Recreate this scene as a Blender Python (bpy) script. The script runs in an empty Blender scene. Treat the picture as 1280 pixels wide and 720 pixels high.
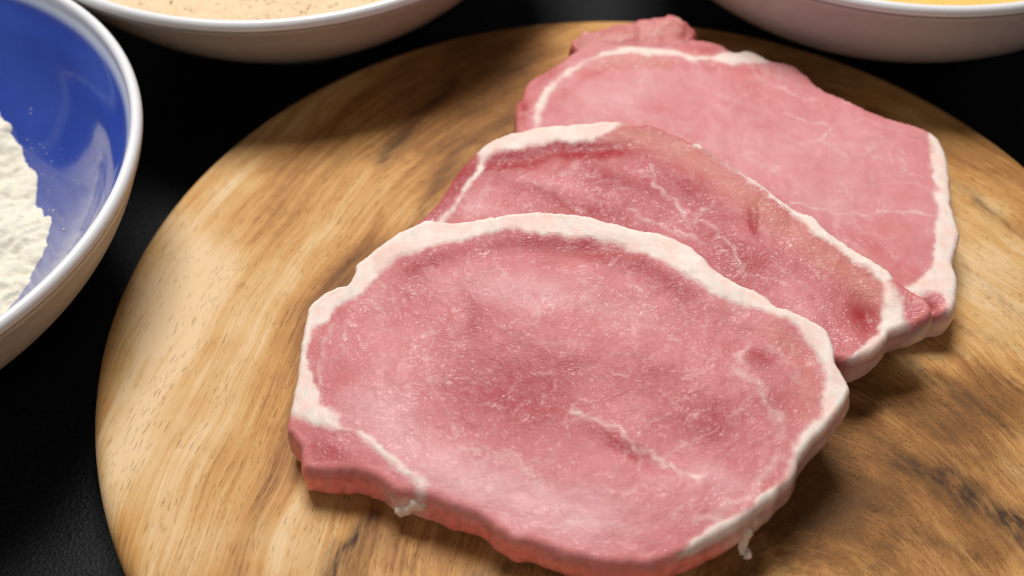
import bpy, bmesh, math, random
import numpy as np
from mathutils import Vector, Matrix
from mathutils.geometry import delaunay_2d_cdt

SC = bpy.context.scene
COL = SC.collection

# ------------------------------------------------------------------ camera
CAM_LOC = (-0.02998, -0.23055, 0.26864)
CAM_RIGHT = (0.999865, -0.012108, -0.01107)
CAM_UP = (0.016406, 0.737943, 0.674663)
CAM_FWD = (0.0, 0.674754, -0.738043)
LENS = 46.747

cam_data = bpy.data.cameras.new('camera')
cam = bpy.data.objects.new('camera', cam_data)
COL.objects.link(cam)
_r, _u, _f = Vector(CAM_RIGHT), Vector(CAM_UP), Vector(CAM_FWD)
cam.matrix_world = Matrix(((_r.x, _u.x, -_f.x, CAM_LOC[0]), (_r.y, _u.y, -_f.y, CAM_LOC[1]),
                           (_r.z, _u.z, -_f.z, CAM_LOC[2]), (0, 0, 0, 1)))
cam_data.lens = LENS
cam_data.sensor_width = 36.0
cam_data.clip_start = 0.01
cam_data.clip_end = 50.0
cam_data.dof.use_dof = True
cam_data.dof.focus_distance = 0.335
cam_data.dof.aperture_fstop = 9.5
SC.camera = cam

# ------------------------------------------------------------------ world, lamp, exposure
world = bpy.data.worlds.new('World')
SC.world = world
world.use_nodes = True
bg = world.node_tree.nodes['Background']
bg.inputs['Color'].default_value = (1.0, 0.98, 0.96, 1)
bg.inputs['Strength'].default_value = 0.075

lamp_data = bpy.data.lights.new('window_softbox', 'AREA')
lamp_data.shape = 'RECTANGLE'
lamp_data.size = 0.72
lamp_data.size_y = 0.56
lamp_data.energy = 31.5
lamp_data.color = (1.0, 0.985, 0.975)
lamp = bpy.data.objects.new('window_softbox', lamp_data)
COL.objects.link(lamp)
lamp.location = (-0.16, 0.68, 1.40)
lamp.rotation_euler = (Vector((0, 0.02, 0)) - Vector(lamp.location)).to_track_quat('-Z', 'Y').to_euler()

fill_data = bpy.data.lights.new('added_fill', 'AREA')     # added fill lamp on the camera's side, lifts the meat's near edges
fill_data.shape = 'RECTANGLE'
fill_data.size = 1.0
fill_data.size_y = 0.7
fill_data.energy = 2.8
fill_data.color = (1.0, 0.97, 0.95)
fill = bpy.data.objects.new('added_fill', fill_data)
COL.objects.link(fill)
fill.location = (-0.35, -1.05, 0.75)
fill.rotation_euler = (Vector((0, 0, 0)) - Vector(fill.location)).to_track_quat('-Z', 'Y').to_euler()

SC.view_settings.view_transform = 'Standard'
SC.view_settings.look = 'None'
SC.view_settings.gamma = 1.0
SC.view_settings.exposure = 0.0
SC.view_settings.use_curve_mapping = False
SC.cycles.pixel_filter_type = 'BLACKMAN_HARRIS'
SC.cycles.filter_width = 1.15

# ------------------------------------------------------------------ numbers traced in millimetres (x right, y away, on each slice's own plane)
TRACE = {'A': {'dark': ([(-54.5, 3.2), (-44.2, 7.2), (-27.7, 9.4), (-11.5, 5.7), (2.3, -1.0), (13.3, -11.2)], 3.26, -0.45),
       'dips': [(-26.5, -33.2, 20.3, -10.3, -4.0, -9.4, -1.0), (-39.0, -14.0, 2.4, -8.3, 2.8, 0.2, -0.5), (-45.4, -54.9, 14.7, -7.1, -1.7, -6.9, 0.7),
                (-3.1, -53.1, 8.6, -5.9, -1.2, -1.7, -0.7), (-13.5, 5.4, 18.0, -2.8, -0.1, -3.5, -0.9), (38.0, -29.9, 3.7, -6.9, -2.5, -2.0, -1.0),
                (25.5, -24.4, 8.7, -6.3, -2.2, -2.9, -0.7), (-62.1, -11.9, 7.9, 6.5, 3.0, -4.0, -0.5)],
       'lean': [[(-80.8, -21.5), (-80.0, -16.0), (-78.4, -12.3), (-75.9, -10.2), (-73.7, -7.5), (-70.3, -5.4), (-63.9, 1.6), (-58.3, 5.8),
                 (-51.4, 8.5), (-43.8, 10.2), (-36.2, 11.7), (-28.6, 12.5), (-20.5, 10.4), (-15.6, 9.4), (-9.3, 8.1), (-2.8, 4.4), (2.7, 1.9),
                 (7.8, -1.6), (12.4, -6.1), (17.2, -11.4), (23.4, -15.5), (30.7, -18.0), (35.6, -21.2), (38.9, -26.0), (41.3, -30.9), (42.1, -36.4),
                 (42.1, -39.4), (40.5, -45.3), (33.8, -51.4), (31.6, -56.3), (30.2, -59.8), (27.3, -63.2), (21.4, -68.3), (15.9, -70.8), (9.1, -74.6),
                 (4.3, -78.2), (2.3, -81.7), (0.4, -90.2), (-20.9, -90.6), (-45.1, -76.3), (-54.3, -68.1), (-55.7, -64.9), (-51.2, -62.5),
                 (-48.9, -59.1), (-50.1, -55.0), (-54.2, -53.4), (-58.3, -49.4), (-63.4, -43.8), (-70.4, -41.3), (-71.2, -38.5), (-75.7, -34.2),
                 (-77.9, -28.5)],
                [(-81.4, -39.0), (-77.3, -41.6), (-68.9, -42.9), (-64.6, -46.8), (-59.6, -51.6), (-54.7, -56.0), (-54.0, -59.3), (-58.1, -63.4),
                 (-61.6, -67.6), (-83.8, -64.1), (-88.7, -41.2), (-85.3, -36.0)]],
       'outline': [(-82.8, -24.2, 0), (-82.3, -14.3, 0), (-81.6, -6.2, 0), (-79.4, -3.5, 0), (-75.2, -0.6, 0), (-71.9, -0.1, 0), (-70.1, 3.8, 0),
                   (-69.8, 6.1, 0), (-65.6, 9.9, 0), (-60.5, 14.3, 0), (-56.2, 16.4, 0), (-51.7, 18.5, 0), (-47.7, 17.4, 0), (-41.4, 17.0, 0),
                   (-33.0, 18.0, 0), (-23.4, 18.2, 0), (-17.1, 17.5, 0), (-10.9, 15.8, 0), (-4.7, 13.1, 0), (3.3, 9.6, 0), (9.2, 7.4, 0),
                   (14.6, 3.8, 0), (17.8, 0.1, 0), (21.0, -4.7, 0), (25.4, -8.7, 0), (31.5, -12.6, 0), (34.1, -16.1, 0), (38.4, -18.6, 0),
                   (43.7, -22.5, 0), (45.6, -25.1, 0), (45.9, -29.2, 0), (46.0, -33.9, 0), (46.9, -35.6, 0.3), (48.1, -40.1, 0.6), (46.7, -42.7, 0.9),
                   (43.5, -47.4, 1), (38.1, -52.9, 1), (34.1, -57.8, 1), (32.2, -61.9, 1), (25.7, -67.8, 1), (22.6, -69.7, 1), (19.4, -71.9, 1),
                   (12.6, -75.5, 1), (4.8, -78.4, 1), (0.0, -79.7, 1), (-6.1, -79.7, 1), (-16.9, -77.3, 1), (-26.5, -73.3, 1), (-31.0, -72.0, 1),
                   (-37.0, -66.9, 1), (-43.6, -64.0, 1), (-49.1, -61.5, 1), (-54.6, -59.4, 1), (-57.6, -58.1, 1), (-61.0, -55.4, 1),
                   (-65.1, -53.3, 1), (-72.0, -52.5, 1), (-77.6, -51.7, 1), (-79.7, -50.6, 0.9), (-80.5, -45.5, 0.7), (-83.0, -42.0, 0.6),
                   (-84.2, -40.1, 0.5), (-84.2, -37.4, 0.3), (-83.3, -31.4, 0.1)],
       'plane': (0.0257, 0.09075, 0.13695),
       'strands': [([(21.3, -67.3, 11.9), (21.5, -70.1, 12.7), (21.5, -71.2, 10.5), (20.9, -72.1, 7.9), (21.5, -73.1, 6.4), (23.0, -73.0, 6.6)],
                    [1.5, 1.5, 1.2, 1.0, 1.1, 1.4]),
                   ([(-54.2, -51.9, 10.7), (-50.9, -55.4, 11.7), (-50.1, -57.9, 10.7), (-52.3, -59.1, 8.4), (-55.4, -59.3, 6.1), (-58.1, -59.5, 4.8)],
                    [1.0, 2.0, 2.4, 2.1, 1.6, 1.3])],
       'tan': ([(31.4, -22.6), (38.0, -29.9), (39.6, -38.7), (36.6, -46.9)], 2.61, 0.35),
       'th': 0.0118,
       'tones': [(-30.4, -35.1, 20.4, -10.2, -3.9, -9.3, -0.45), (-40.0, -12.7, 2.0, -8.3, 2.0, 0.3, -0.35),
                 (0.1, -33.3, 16.1, -8.9, -4.3, -8.3, -0.2), (15.7, -46.3, 10.1, -7.0, -4.2, -5.9, -0.3), (28.9, -30.7, 3.5, -2.1, -1.9, -3.3, -0.5),
                 (29.8, -43.2, 3.1, -4.4, -3.1, -2.9, -0.3), (-60.9, -39.1, 11.5, -3.1, 2.3, -10.7, 0.35),
                 (-45.4, -54.9, 12.9, -6.0, -1.7, -6.9, 0.4), (-20.0, -65.7, 19.2, -6.2, -2.0, -7.5, 0.45),
                 (-30.0, -6.5, 13.9, -2.5, -0.1, -6.0, 0.3), (-57.8, -19.3, 7.9, -0.7, 0.3, -9.1, 0.15), (-4.9, -51.9, 7.8, -5.4, -1.2, -1.5, -0.45),
                 (16.0, -61.5, 8.1, -6.4, -2.2, -3.7, 0.25), (-71.8, -49.8, 11.5, -5.0, -0.6, -5.1, -0.3),
                 (-18.6, -25.0, 13.3, -3.4, -0.2, -6.7, -0.1), (-6.5, -14.6, 16.9, -8.4, -2.2, -5.6, 0.15)],
       'veins': [([(-16.5, -40.5), (-6.0, -46.9), (-2.3, -51.3), (2.7, -55.6), (7.6, -59.3), (12.0, -61.0)], 1.09, 0.75),
                 ([(22.1, -32.9), (27.4, -38.8), (31.0, -47.5), (31.1, -51.6)], 1.96, 0.45),
                 ([(25.6, -26.8), (24.1, -30.7), (25.2, -35.6)], 1.09, 0.45),
                 ([(-43.4, -49.9), (-35.3, -49.7), (-29.4, -53.9), (-24.2, -59.4)], 0.87, 0.4),
                 ([(-58.4, -2.6), (-54.3, -4.2), (-46.2, -1.8)], 0.87, 0.2), ([(30.9, -27.1), (35.7, -33.0), (36.9, -38.5)], 1.09, 0.3),
                 ([(-75.2, -11.9), (-76.7, -20.0), (-77.4, -29.0)], 0.87, 0.4), ([(-70.3, -10.0), (-72.3, -16.9)], 0.43, 0.5),
                 ([(-1.2, -52.2), (-2.0, -58.2)], 0.65, 0.3), ([(9.7, -71.7), (22.7, -64.9), (29.9, -56.6)], 1.52, 0.4),
                 ([(2.7, -55.5), (6.0, -52.7), (13.5, -50.9)], 0.54, 0.3), ([(-2.3, -51.3), (-6.9, -55.8), (-7.5, -59.7)], 0.54, 0.3),
                 ([(27.4, -38.8), (23.3, -43.8), (18.6, -45.5)], 0.65, 0.3), ([(-30.2, -19.4), (-20.5, -22.6), (-10.7, -21.2)], 0.65, 0.15),
                 ([(-35.4, -49.7), (-38.0, -55.5), (-45.4, -58.9)], 0.65, 0.25), ([(-29.4, -53.9), (-19.6, -53.8)], 0.54, 0.25),
                 ([(-49.7, -29.1), (-45.6, -40.3), (-42.7, -49.0)], 0.65, 0.2), ([(-13.9, -4.4), (-2.3, -10.3), (6.9, -18.1)], 0.65, 0.18),
                 ([(-23.7, -70.2), (-13.0, -69.1), (-2.6, -72.7)], 0.87, 0.25)],
       'walls': [(-84.0, -37.5, 'redpink'), (-79.4, -47.5, 'red'), (-72.4, -51.2, 'red'), (-65.6, -52.7, 'red'), (-61.1, -57.1, 'red'),
                 (-56.8, -60.5, 'fat'), (-51.2, -60.9, 'red'), (-43.7, -64.4, 'red'), (-38.2, -67.3, 'red'), (-31.0, -72.1, 'red'),
                 (-20.3, -76.9, 'red'), (-9.8, -79.5, 'red'), (0.8, -79.8, 'red'), (8.0, -77.5, 'red'), (15.3, -74.3, 'red'), (20.9, -71.4, 'fat'),
                 (25.7, -68.3, 'greypink'), (31.9, -61.9, 'greypink'), (36.4, -55.3, 'greypink'), (42.8, -48.6, 'fatpink'), (47.8, -39.5, 'fat')]},
 'B': {'dark': ([(-33.9, 49.5), (-15.8, 51.9), (-5.7, 50.6)], 1.96, -0.4),
       'dips': [(34.3, 19.6, -0.1, -5.9, 1.4, -0.2, -0.6), (39.4, 21.7, 2.8, -7.1, -2.5, -3.0, 0.6), (-6.8, 50.5, 13.3, -1.1, -0.1, -3.0, -1.1),
                (58.5, -12.7, 2.0, -6.2, -3.2, -3.0, -1.6), (18.5, 35.5, 9.7, -9.7, -2.4, -3.1, 0.6), (-29.4, 48.9, 9.0, 0.6, -0.0, -2.7, -0.8)],
       'lean': [[(-47.5, 29.0), (-43.1, 36.0), (-37.8, 44.9), (-35.0, 50.7), (-29.6, 52.2), (-24.2, 52.4), (-16.2, 53.6), (-6.8, 52.4), (-5.4, 54.0),
                 (-0.6, 56.1), (4.1, 57.8), (6.5, 62.4), (18.3, 57.7), (21.4, 47.9), (25.6, 43.1), (32.4, 35.7), (37.3, 28.9), (43.6, 19.6),
                 (48.2, 13.1), (54.5, 6.4), (59.7, 0.1), (62.5, -4.6), (62.1, -11.1), (60.1, -18.3), (56.0, -22.2), (50.2, -25.8), (39.5, -29.5),
                 (26.8, -39.5), (-2.4, -20.7), (-38.4, 5.4), (-51.4, 20.2)],
                [(-38.9, 51.3), (-40.7, 44.4), (-45.7, 35.4), (-50.1, 31.0), (-53.7, 25.4), (-62.4, 21.5), (-64.9, 30.1), (-51.9, 42.9),
                 (-44.2, 53.8), (-39.1, 56.2)],
                [(66.5, -4.4), (67.9, -9.3), (67.6, -14.1), (69.4, -18.1), (76.1, -21.7), (76.1, -7.2), (69.4, -1.5)]],
       'outline': [(-56.1, 28.5, 0), (-50.3, 35.8, 0), (-47.1, 41.8, 0), (-43.2, 48.4, 0), (-39.2, 53.6, 0), (-33.6, 57.8, 0), (-28.2, 59.5, 0),
                   (-21.4, 60.4, 0), (-12.5, 60.5, 0), (-5.0, 60.4, 0), (0.9, 59.9, 0), (6.2, 57.6, 0), (9.0, 57.9, 0), (14.1, 54.8, 0),
                   (20.2, 50.0, 0), (23.1, 48.4, 0), (25.8, 44.8, 0), (30.2, 40.2, 0), (37.0, 32.4, 0), (42.6, 24.8, 0), (45.9, 21.4, 0),
                   (50.1, 18.4, 0), (53.0, 13.4, 0), (59.9, 5.6, 0), (65.3, 0.3, 0), (66.9, -3.1, 0), (69.7, -6.4, 0.4), (73.3, -10.1, 0.8),
                   (74.2, -13.8, 1), (70.6, -16.6, 1), (63.4, -18.5, 1), (61.7, -20.5, 1), (57.5, -24.3, 1), (52.6, -25.9, 1), (45.2, -25.7, 1),
                   (31.6, -32.5, 0), (2.2, -13.2, 0), (-27.9, 5.1, 0), (-51.5, 22.4, 0)],
       'plane': (0.01433, 0.1085, 0.1085),
       'strands': [],
       'tan': ([(1.3, 56.3), (13.3, 50.8), (23.4, 40.6), (34.7, 26.4), (45.3, 11.6), (55.7, 0.1), (60.5, -6.7)], 3.7, 0.6),
       'th': 0.0112,
       'tones': [(-29.4, 47.4, 10.1, 1.1, 0.6, -2.7, -0.55), (-6.9, 49.0, 11.1, -0.9, -0.1, -3.0, -0.6), (-0.9, 37.9, 8.5, -3.9, -0.9, -3.3, -0.35),
                 (6.3, 47.2, 6.5, -2.3, -0.3, -4.1, -0.1), (-38.4, 33.1, 7.7, 1.9, 2.2, -5.9, 0.4), (-16.3, 37.0, 8.6, -3.9, -1.2, -2.7, 0.3),
                 (-12.2, 29.4, 8.5, -3.8, -1.2, -2.6, -0.25), (-20.7, 36.6, 6.5, -3.1, -0.9, -1.9, -0.35), (18.3, 32.6, 7.8, -8.0, -3.3, -3.5, -0.25),
                 (57.6, -12.6, 2.1, -5.0, -3.2, -3.0, -0.45), (42.3, -9.7, 5.9, -6.7, -3.4, -3.1, 0.3), (30.0, 4.2, 7.1, -8.4, -3.4, -3.2, -0.1),
                 (34.3, 19.6, -0.0, -5.4, 1.0, -0.1, -1.3), (-44.0, 41.9, 5.6, 9.7, 2.7, -2.7, -0.4), (24.9, 14.0, 5.5, -6.4, -2.3, -2.4, -0.2)],
       'veins': [([(8.6, 41.6), (9.8, 34.6), (13.8, 29.0), (17.5, 22.0)], 0.87, 0.6), ([(24.3, 26.8), (21.8, 24.7), (18.1, 21.5)], 0.87, 0.5),
                 ([(2.1, 27.0), (8.2, 22.3), (14.7, 17.6), (20.7, 13.7)], 0.87, 0.55), ([(22.1, 21.1), (25.9, 13.9), (30.3, 3.2)], 0.87, 0.5),
                 ([(11.7, 21.5), (17.3, 22.4), (22.5, 20.7)], 0.65, 0.4), ([(22.8, 14.2), (29.9, 3.0), (39.5, -0.7)], 0.65, 0.35),
                 ([(-35.7, 42.3), (-38.4, 35.4), (-42.8, 29.7)], 1.09, 0.35), ([(-25.0, 41.0), (-14.3, 32.4), (-10.2, 26.3)], 1.09, 0.25),
                 ([(-16.1, 42.7), (-5.2, 39.3), (3.2, 33.1)], 0.65, 0.25), ([(36.2, 4.8), (43.5, -1.1), (49.7, -12.9)], 0.87, 0.2)],
       'walls': [(-53.3, 37.0, 'red'), (-47.8, 46.3, 'red'), (-43.2, 52.9, 'red'), (70.0, -4.6, 'brown'), (72.5, -10.5, 'brown'),
                 (72.3, -15.4, 'fat'), (66.3, -19.6, 'brown'), (59.9, -22.5, 'fatpink'), (54.4, -26.6, 'fatpink'), (46.6, -27.0, 'red')]},
 'C': {'dark': ([(-14.6, 81.5), (0.7, 96.5), (30.1, 94.1), (49.3, 91.3)], 1.96, -0.12),
       'dips': [(5.6, 95.6, 22.3, 1.4, -0.3, -3.9, -0.6), (76.7, -7.6, 2.5, -1.7, -1.7, -3.7, -3.0), (37.6, 95.5, 3.2, -1.7, -0.4, -3.1, 0.6),
                (27.8, 95.8, 3.3, -1.7, -0.3, -3.1, 0.5)],
       'lean': [[(-20.6, 65.2), (-18.6, 77.8), (-14.9, 87.0), (-8.5, 94.4), (-0.8, 99.7), (7.8, 101.6), (14.3, 99.3), (21.2, 99.5), (27.0, 95.6),
                 (32.2, 97.6), (38.3, 93.6), (44.8, 95.7), (49.1, 95.2), (57.8, 98.9), (65.4, 85.1), (93.7, 71.3), (91.1, 60.7), (89.2, 50.4),
                 (88.2, 40.4), (86.6, 36.9), (86.4, 28.5), (83.8, 22.8), (82.2, 13.8), (80.2, 8.9), (74.9, 3.8), (70.6, 1.4), (55.4, -9.3),
                 (15.5, 20.1), (-20.5, 43.0)],
                [(-23.6, 64.2), (-22.4, 77.7), (-19.5, 86.1), (-13.9, 93.3), (-6.8, 99.2), (0.4, 103.5), (8.0, 105.5), (14.7, 104.1), (21.6, 103.5),
                 (28.2, 99.7), (35.3, 101.1), (42.3, 103.4), (37.0, 111.7), (-13.5, 113.1), (-31.4, 89.5), (-31.6, 61.9)],
                [(75.3, -2.1), (80.1, -1.1), (80.6, -5.8), (78.9, -10.4), (74.9, -12.9), (72.3, -11.8)]],
       'outline': [(-28.0, 74.2, 0.9), (-27.9, 78.4, 0.8), (-26.5, 80.8, 0.6), (-25.1, 86.1, 0.3), (-23.7, 89.3, 0.1), (-18.8, 93.7, 0),
                   (-12.4, 99.7, 0), (-8.8, 103.6, 0), (-2.3, 108.3, 0), (9.1, 109.7, 0), (28.5, 108.7, 0), (35.9, 106.1, 0), (40.2, 102.0, 0),
                   (45.1, 101.9, 0), (48.6, 99.3, 0), (50.3, 97.2, 0), (57.3, 94.8, 0), (61.0, 88.9, 0), (64.6, 83.0, 0), (72.4, 76.5, 0),
                   (78.5, 70.9, 0), (88.0, 65.9, 0), (91.8, 63.2, 0), (94.4, 59.1, 0), (94.5, 50.1, 0), (93.3, 41.4, 0), (91.6, 32.5, 0.2),
                   (91.4, 22.5, 0.4), (90.7, 19.7, 0.4), (87.7, 13.1, 0.4), (86.8, 10.7, 0.5), (86.9, 5.3, 0.7), (85.4, -0.8, 0.9), (82.9, -6.1, 1),
                   (78.1, -7.1, 1), (69.9, -6.4, 1), (54.6, -2.9, 0), (36.0, 11.7, 0), (16.6, 30.4, 0), (-2.5, 42.0, 0), (-18.1, 47.3, 0),
                   (-27.0, 59.5, 0)],
       'plane': (0.0125, 0, 0),
       'strands': [],
       'tan': ([(-1.7, 97.3), (8.2, 97.9), (17.9, 96.0)], 1.96, 0.5),
       'th': 0.0122,
       'tones': [(51.7, 44.6, 23.0, -19.7, -15.6, -15.7, 0.1), (4.9, 84.7, 19.7, 3.3, 1.6, -11.2, 0.12), (-26.7, 74.4, 1.6, 9.3, 2.3, -1.5, -0.7),
                 (-19.1, 91.1, 6.4, 6.9, 1.9, -3.1, -0.35), (31.0, 102.9, 9.5, -3.5, -0.3, -2.4, -0.35), (67.9, 13.0, 6.6, -8.8, -5.1, -4.3, -0.2),
                 (76.2, -7.0, 3.0, -1.2, -1.8, -4.3, -1.1), (43.9, 87.6, 9.1, -4.1, -2.2, -5.3, -0.05)],
       'veins': [([(51.4, 71.7), (58.4, 68.2), (64.0, 65.3), (59.6, 60.1)], 0.76, 0.7), ([(59.6, 60.1), (66.3, 53.5)], 0.65, 0.3),
                 ([(46.9, 33.7), (56.1, 30.9), (62.6, 29.2), (76.8, 29.8), (85.2, 28.4)], 0.76, 0.65),
                 ([(50.2, 85.1), (56.6, 79.3), (61.7, 77.7)], 0.76, 0.6), ([(54.1, 59.8), (67.6, 57.7)], 0.65, 0.25),
                 ([(74.5, 57.6), (88.4, 57.9)], 0.65, 0.3), ([(50.3, 22.4), (60.6, 19.1), (67.4, 10.1)], 0.87, 0.25),
                 ([(10.0, 88.4), (13.5, 87.2)], 0.65, 0.5), ([(24.5, 88.1), (33.3, 80.2), (46.6, 72.5)], 1.3, 0.15),
                 ([(44.9, 95.3), (46.3, 87.5), (50.8, 85.1)], 0.87, 0.35), ([(-0.4, 77.4), (15.6, 69.7), (31.6, 65.7)], 0.65, 0.15),
                 ([(69.0, 40.9), (80.5, 42.2), (86.7, 39.8)], 0.54, 0.25), ([(62.6, 29.2), (65.4, 22.0), (73.4, 18.8)], 0.54, 0.25),
                 ([(64.3, 65.2), (74.2, 68.2), (80.5, 64.5)], 0.54, 0.25), ([(26.2, 58.8), (39.1, 51.6), (51.2, 41.3)], 0.65, 0.15)],
       'walls': [(-27.7, 77.8, 'darkred'), (-25.3, 89.8, 'darkred'), (-22.7, 96.8, 'red'), (-16.3, 102.2, 'red'), (94.1, 36.8, 'fat'),
                 (92.2, 24.3, 'fat'), (88.0, 13.8, 'fat'), (87.0, 6.5, 'fat'), (84.5, -1.9, 'fat'), (78.1, -9.2, 'fatpink')]},
 'F': {'dark': None,
       'dips': [(1.5, 110.0, 3.6, 0.9, 0.6, -2.9, 0.4), (11.7, 111.1, 2.1, 0.6, 0.3, -3.2, -0.5), (20.7, 114.1, 3.6, 0.9, 0.6, -2.6, 0.4),
                (7.6, 106.1, 12.6, 1.6, 0.4, -1.3, -0.3), (26.3, 110.8, 1.2, -0.7, -0.7, -2.9, -0.8)],
       'lean': [[(-16.5, 96.0), (-15.7, 124.7), (38.0, 123.5), (35.3, 94.9)]],
       'outline': [(-10.1, 106.1, 1), (-10.1, 108.3, 0.6), (-8.8, 109.8, 0.2), (-5.6, 112.5, 0), (-2.9, 111.9, 0), (4.3, 114.5, 0), (11.5, 115.7, 0),
                   (17.2, 117.3, 0), (21.5, 117.8, 0), (25.5, 116.2, 0), (27.8, 113.7, 0), (28.7, 109.2, 0), (22.5, 104.3, 0), (11.2, 103.2, 0),
                   (-1.4, 101.0, 0)],
       'plane': (-0.01096, 0, 0.22),
       'strands': [],
       'tan': ([(-6.2, 106.7), (9.1, 110.5), (24.4, 112.4)], 3.48, 0.4),
       'th': 0.0125,
       'tones': [(-8.8, 104.5, 1.7, 4.4, 1.4, -1.9, -0.8), (26.2, 110.1, 1.9, -1.0, -1.1, -4.4, -0.7)],
       'veins': [([(1.4, 108.1), (11.6, 109.5), (24.3, 111.5)], 1.09, 0.25)],
       'walls': [(-9.9, 111.3, 'darkred'), (-6.9, 116.4, 'brown'), (12.7, 121.2, 'brown'), (29.1, 116.9, 'darkred')]},
 'board': {'stains': [([(64.4, -44.6), (70.7, -48.7), (76.0, -54.5), (82.5, -59.1), (90.5, -64.1)], 3.41, 1.0),
                      ([(73.8, -47.6), (81.4, -55.7), (88.9, -70.1)], 3.64, 0.8), ([(-74.7, -77.4), (-70.0, -67.1), (-64.6, -58.1)], 2.05, 0.95),
                      ([(-70.1, -77.5), (-62.8, -62.9)], 3.64, 0.4), ([(-40.2, -73.9), (-23.6, -70.1), (-9.3, -76.6)], 2.73, 0.5),
                      ([(-45.3, 91.6), (-36.6, 100.4), (-23.6, 115.2)], 1.36, 0.6), ([(-67.8, 68.0), (-56.5, 90.0), (-46.8, 105.5)], 2.5, 0.7),
                      ([(-61.1, 24.8), (-55.1, 47.1), (-45.0, 71.1), (-29.1, 85.5)], 2.5, 0.55),
                      ([(-52.8, 47.0), (-48.5, 62.3), (-39.0, 78.2)], 1.82, 0.35),
                      ([(83.7, 86.5), (90.5, 66.0), (99.7, 54.2), (107.3, 42.6), (116.5, 30.1)], 1.36, 0.6),
                      ([(61.4, -5.5), (80.0, -20.6), (97.6, -38.6)], 2.05, 0.6), ([(72.9, -5.8), (86.6, -10.2), (101.0, -26.2)], 1.14, 0.4),
                      ([(85.0, 0.9), (94.2, -4.9), (104.9, -11.9)], 0.91, 0.3), ([(62.2, -17.7), (73.7, -30.7), (95.0, -48.0)], 3.18, 0.25),
                      ([(-49.7, 122.2), (-28.6, 132.5), (-12.5, 134.2)], 3.18, 0.3),
                      ([(51.8, -35.2), (60.2, -27.9), (72.8, -25.6), (87.0, -33.5)], 1.14, 0.4),
                      ([(31.2, -73.2), (38.4, -62.7), (49.2, -55.1), (59.9, -58.7)], 1.36, 0.4),
                      ([(52.7, -75.7), (56.2, -67.3), (64.6, -63.2), (75.5, -71.9)], 1.59, 0.45),
                      ([(56.1, -17.5), (67.7, -30.6), (79.3, -40.6), (93.7, -52.6)], 1.14, 0.45),
                      ([(20.0, -75.0), (28.5, -66.8), (37.3, -58.2)], 3.18, 0.45), ([(91.9, 30.7), (98.5, 12.2), (108.3, 0.4)], 0.91, 0.3),
                      ([(-86.0, -37.3), (-83.9, -17.2), (-77.3, 4.5), (-68.1, 31.2)], 2.05, 0.18), ([(-93.4, -72.9), (-90.3, -51.3)], 1.82, 0.15),
                      ([(-66.3, -1.4), (-56.6, 24.7), (-48.0, 40.3)], 2.27, 0.25)],
           'tones': [(-119.2, 11.1, 7.8, 40.6, 16.3, -9.0, 0.6), (-123.9, -46.0, 3.7, 24.4, 12.8, -7.1, 0.35),
                     (-80.9, -3.9, 10.5, 35.1, 10.9, -5.7, -0.15), (-76.0, 16.1, 5.5, 18.3, 5.7, -3.1, -0.2),
                     (-39.1, 101.3, 23.7, 24.3, 12.4, -19.6, -0.6), (57.9, -49.6, 27.2, -14.0, -18.7, -19.5, -0.5),
                     (35.9, -66.9, 15.0, -8.7, -12.8, -12.3, -0.35), (102.2, 18.1, 8.3, -17.7, -11.6, -11.6, 0.35),
                     (82.9, -25.8, 13.4, -10.3, -10.3, -9.8, -0.35), (-91.5, -58.0, 5.7, 18.3, 11.8, -4.6, 0.1),
                     (-45.8, -67.5, 22.1, -4.6, -3.5, -8.3, -0.15), (77.3, -72.0, 9.3, -6.4, -7.0, -6.1, -0.2)]}}

# ------------------------------------------------------------------ helpers
def grad_noise(x, y, seed=0):
    rs = np.random.RandomState(seed)
    perm = rs.permutation(1024)
    ang = rs.rand(1024) * 2 * np.pi
    gx, gy = np.cos(ang), np.sin(ang)
    xi, yi = np.floor(x).astype(int), np.floor(y).astype(int)
    xf, yf = x - xi, y - yi
    def g(ix, iy, dx, dy):
        h = perm[(perm[ix & 1023] + iy) & 1023]
        return gx[h] * dx + gy[h] * dy
    s = lambda t: t * t * t * (t * (t * 6 - 15) + 10)
    u, v = s(xf), s(yf)
    a = g(xi, yi, xf, yf) * (1 - u) + g(xi + 1, yi, xf - 1, yf) * u
    b = g(xi, yi + 1, xf, yf - 1) * (1 - u) + g(xi + 1, yi + 1, xf - 1, yf - 1) * u
    return (a * (1 - v) + b * v) * 1.5

def fbm(x, y, seed=0, octaves=3):
    r, a = 0, 1.0
    for k in range(octaves):
        r = r + a * grad_noise(x * 2 ** k, y * 2 ** k, seed + k)
        a *= 0.5
    return r

def smooth01(t):
    t = np.clip(t, 0, 1)
    return t * t * (3 - 2 * t)

def seg_dist(P, poly, closed):
    """distance of points P (n,2) to a polyline"""
    A = np.asarray(poly, float)
    B = np.roll(A, -1, 0) if closed else A[1:]
    A = A if closed else A[:-1]
    best = np.full(len(P), 1e9)
    for a, b in zip(A, B):
        ab = b - a
        t = np.clip(((P - a) @ ab) / (ab @ ab + 1e-12), 0, 1)
        d = np.hypot(P[:, 0] - a[0] - t * ab[0], P[:, 1] - a[1] - t * ab[1])
        np.minimum(best, d, out=best)
    return best

def inside(P, poly):
    A = np.asarray(poly, float)
    B = np.roll(A, -1, 0)
    c = np.zeros(len(P), bool)
    for a, b in zip(A, B):
        if a[1] == b[1]:
            continue
        k = ((a[1] > P[:, 1]) != (b[1] > P[:, 1])) & (P[:, 0] < (b[0] - a[0]) * (P[:, 1] - a[1]) / (b[1] - a[1]) + a[0])
        c ^= k
    return c

def signed(P, poly):
    d = seg_dist(P, poly, True)
    return np.where(inside(P, poly), d, -d)

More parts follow.
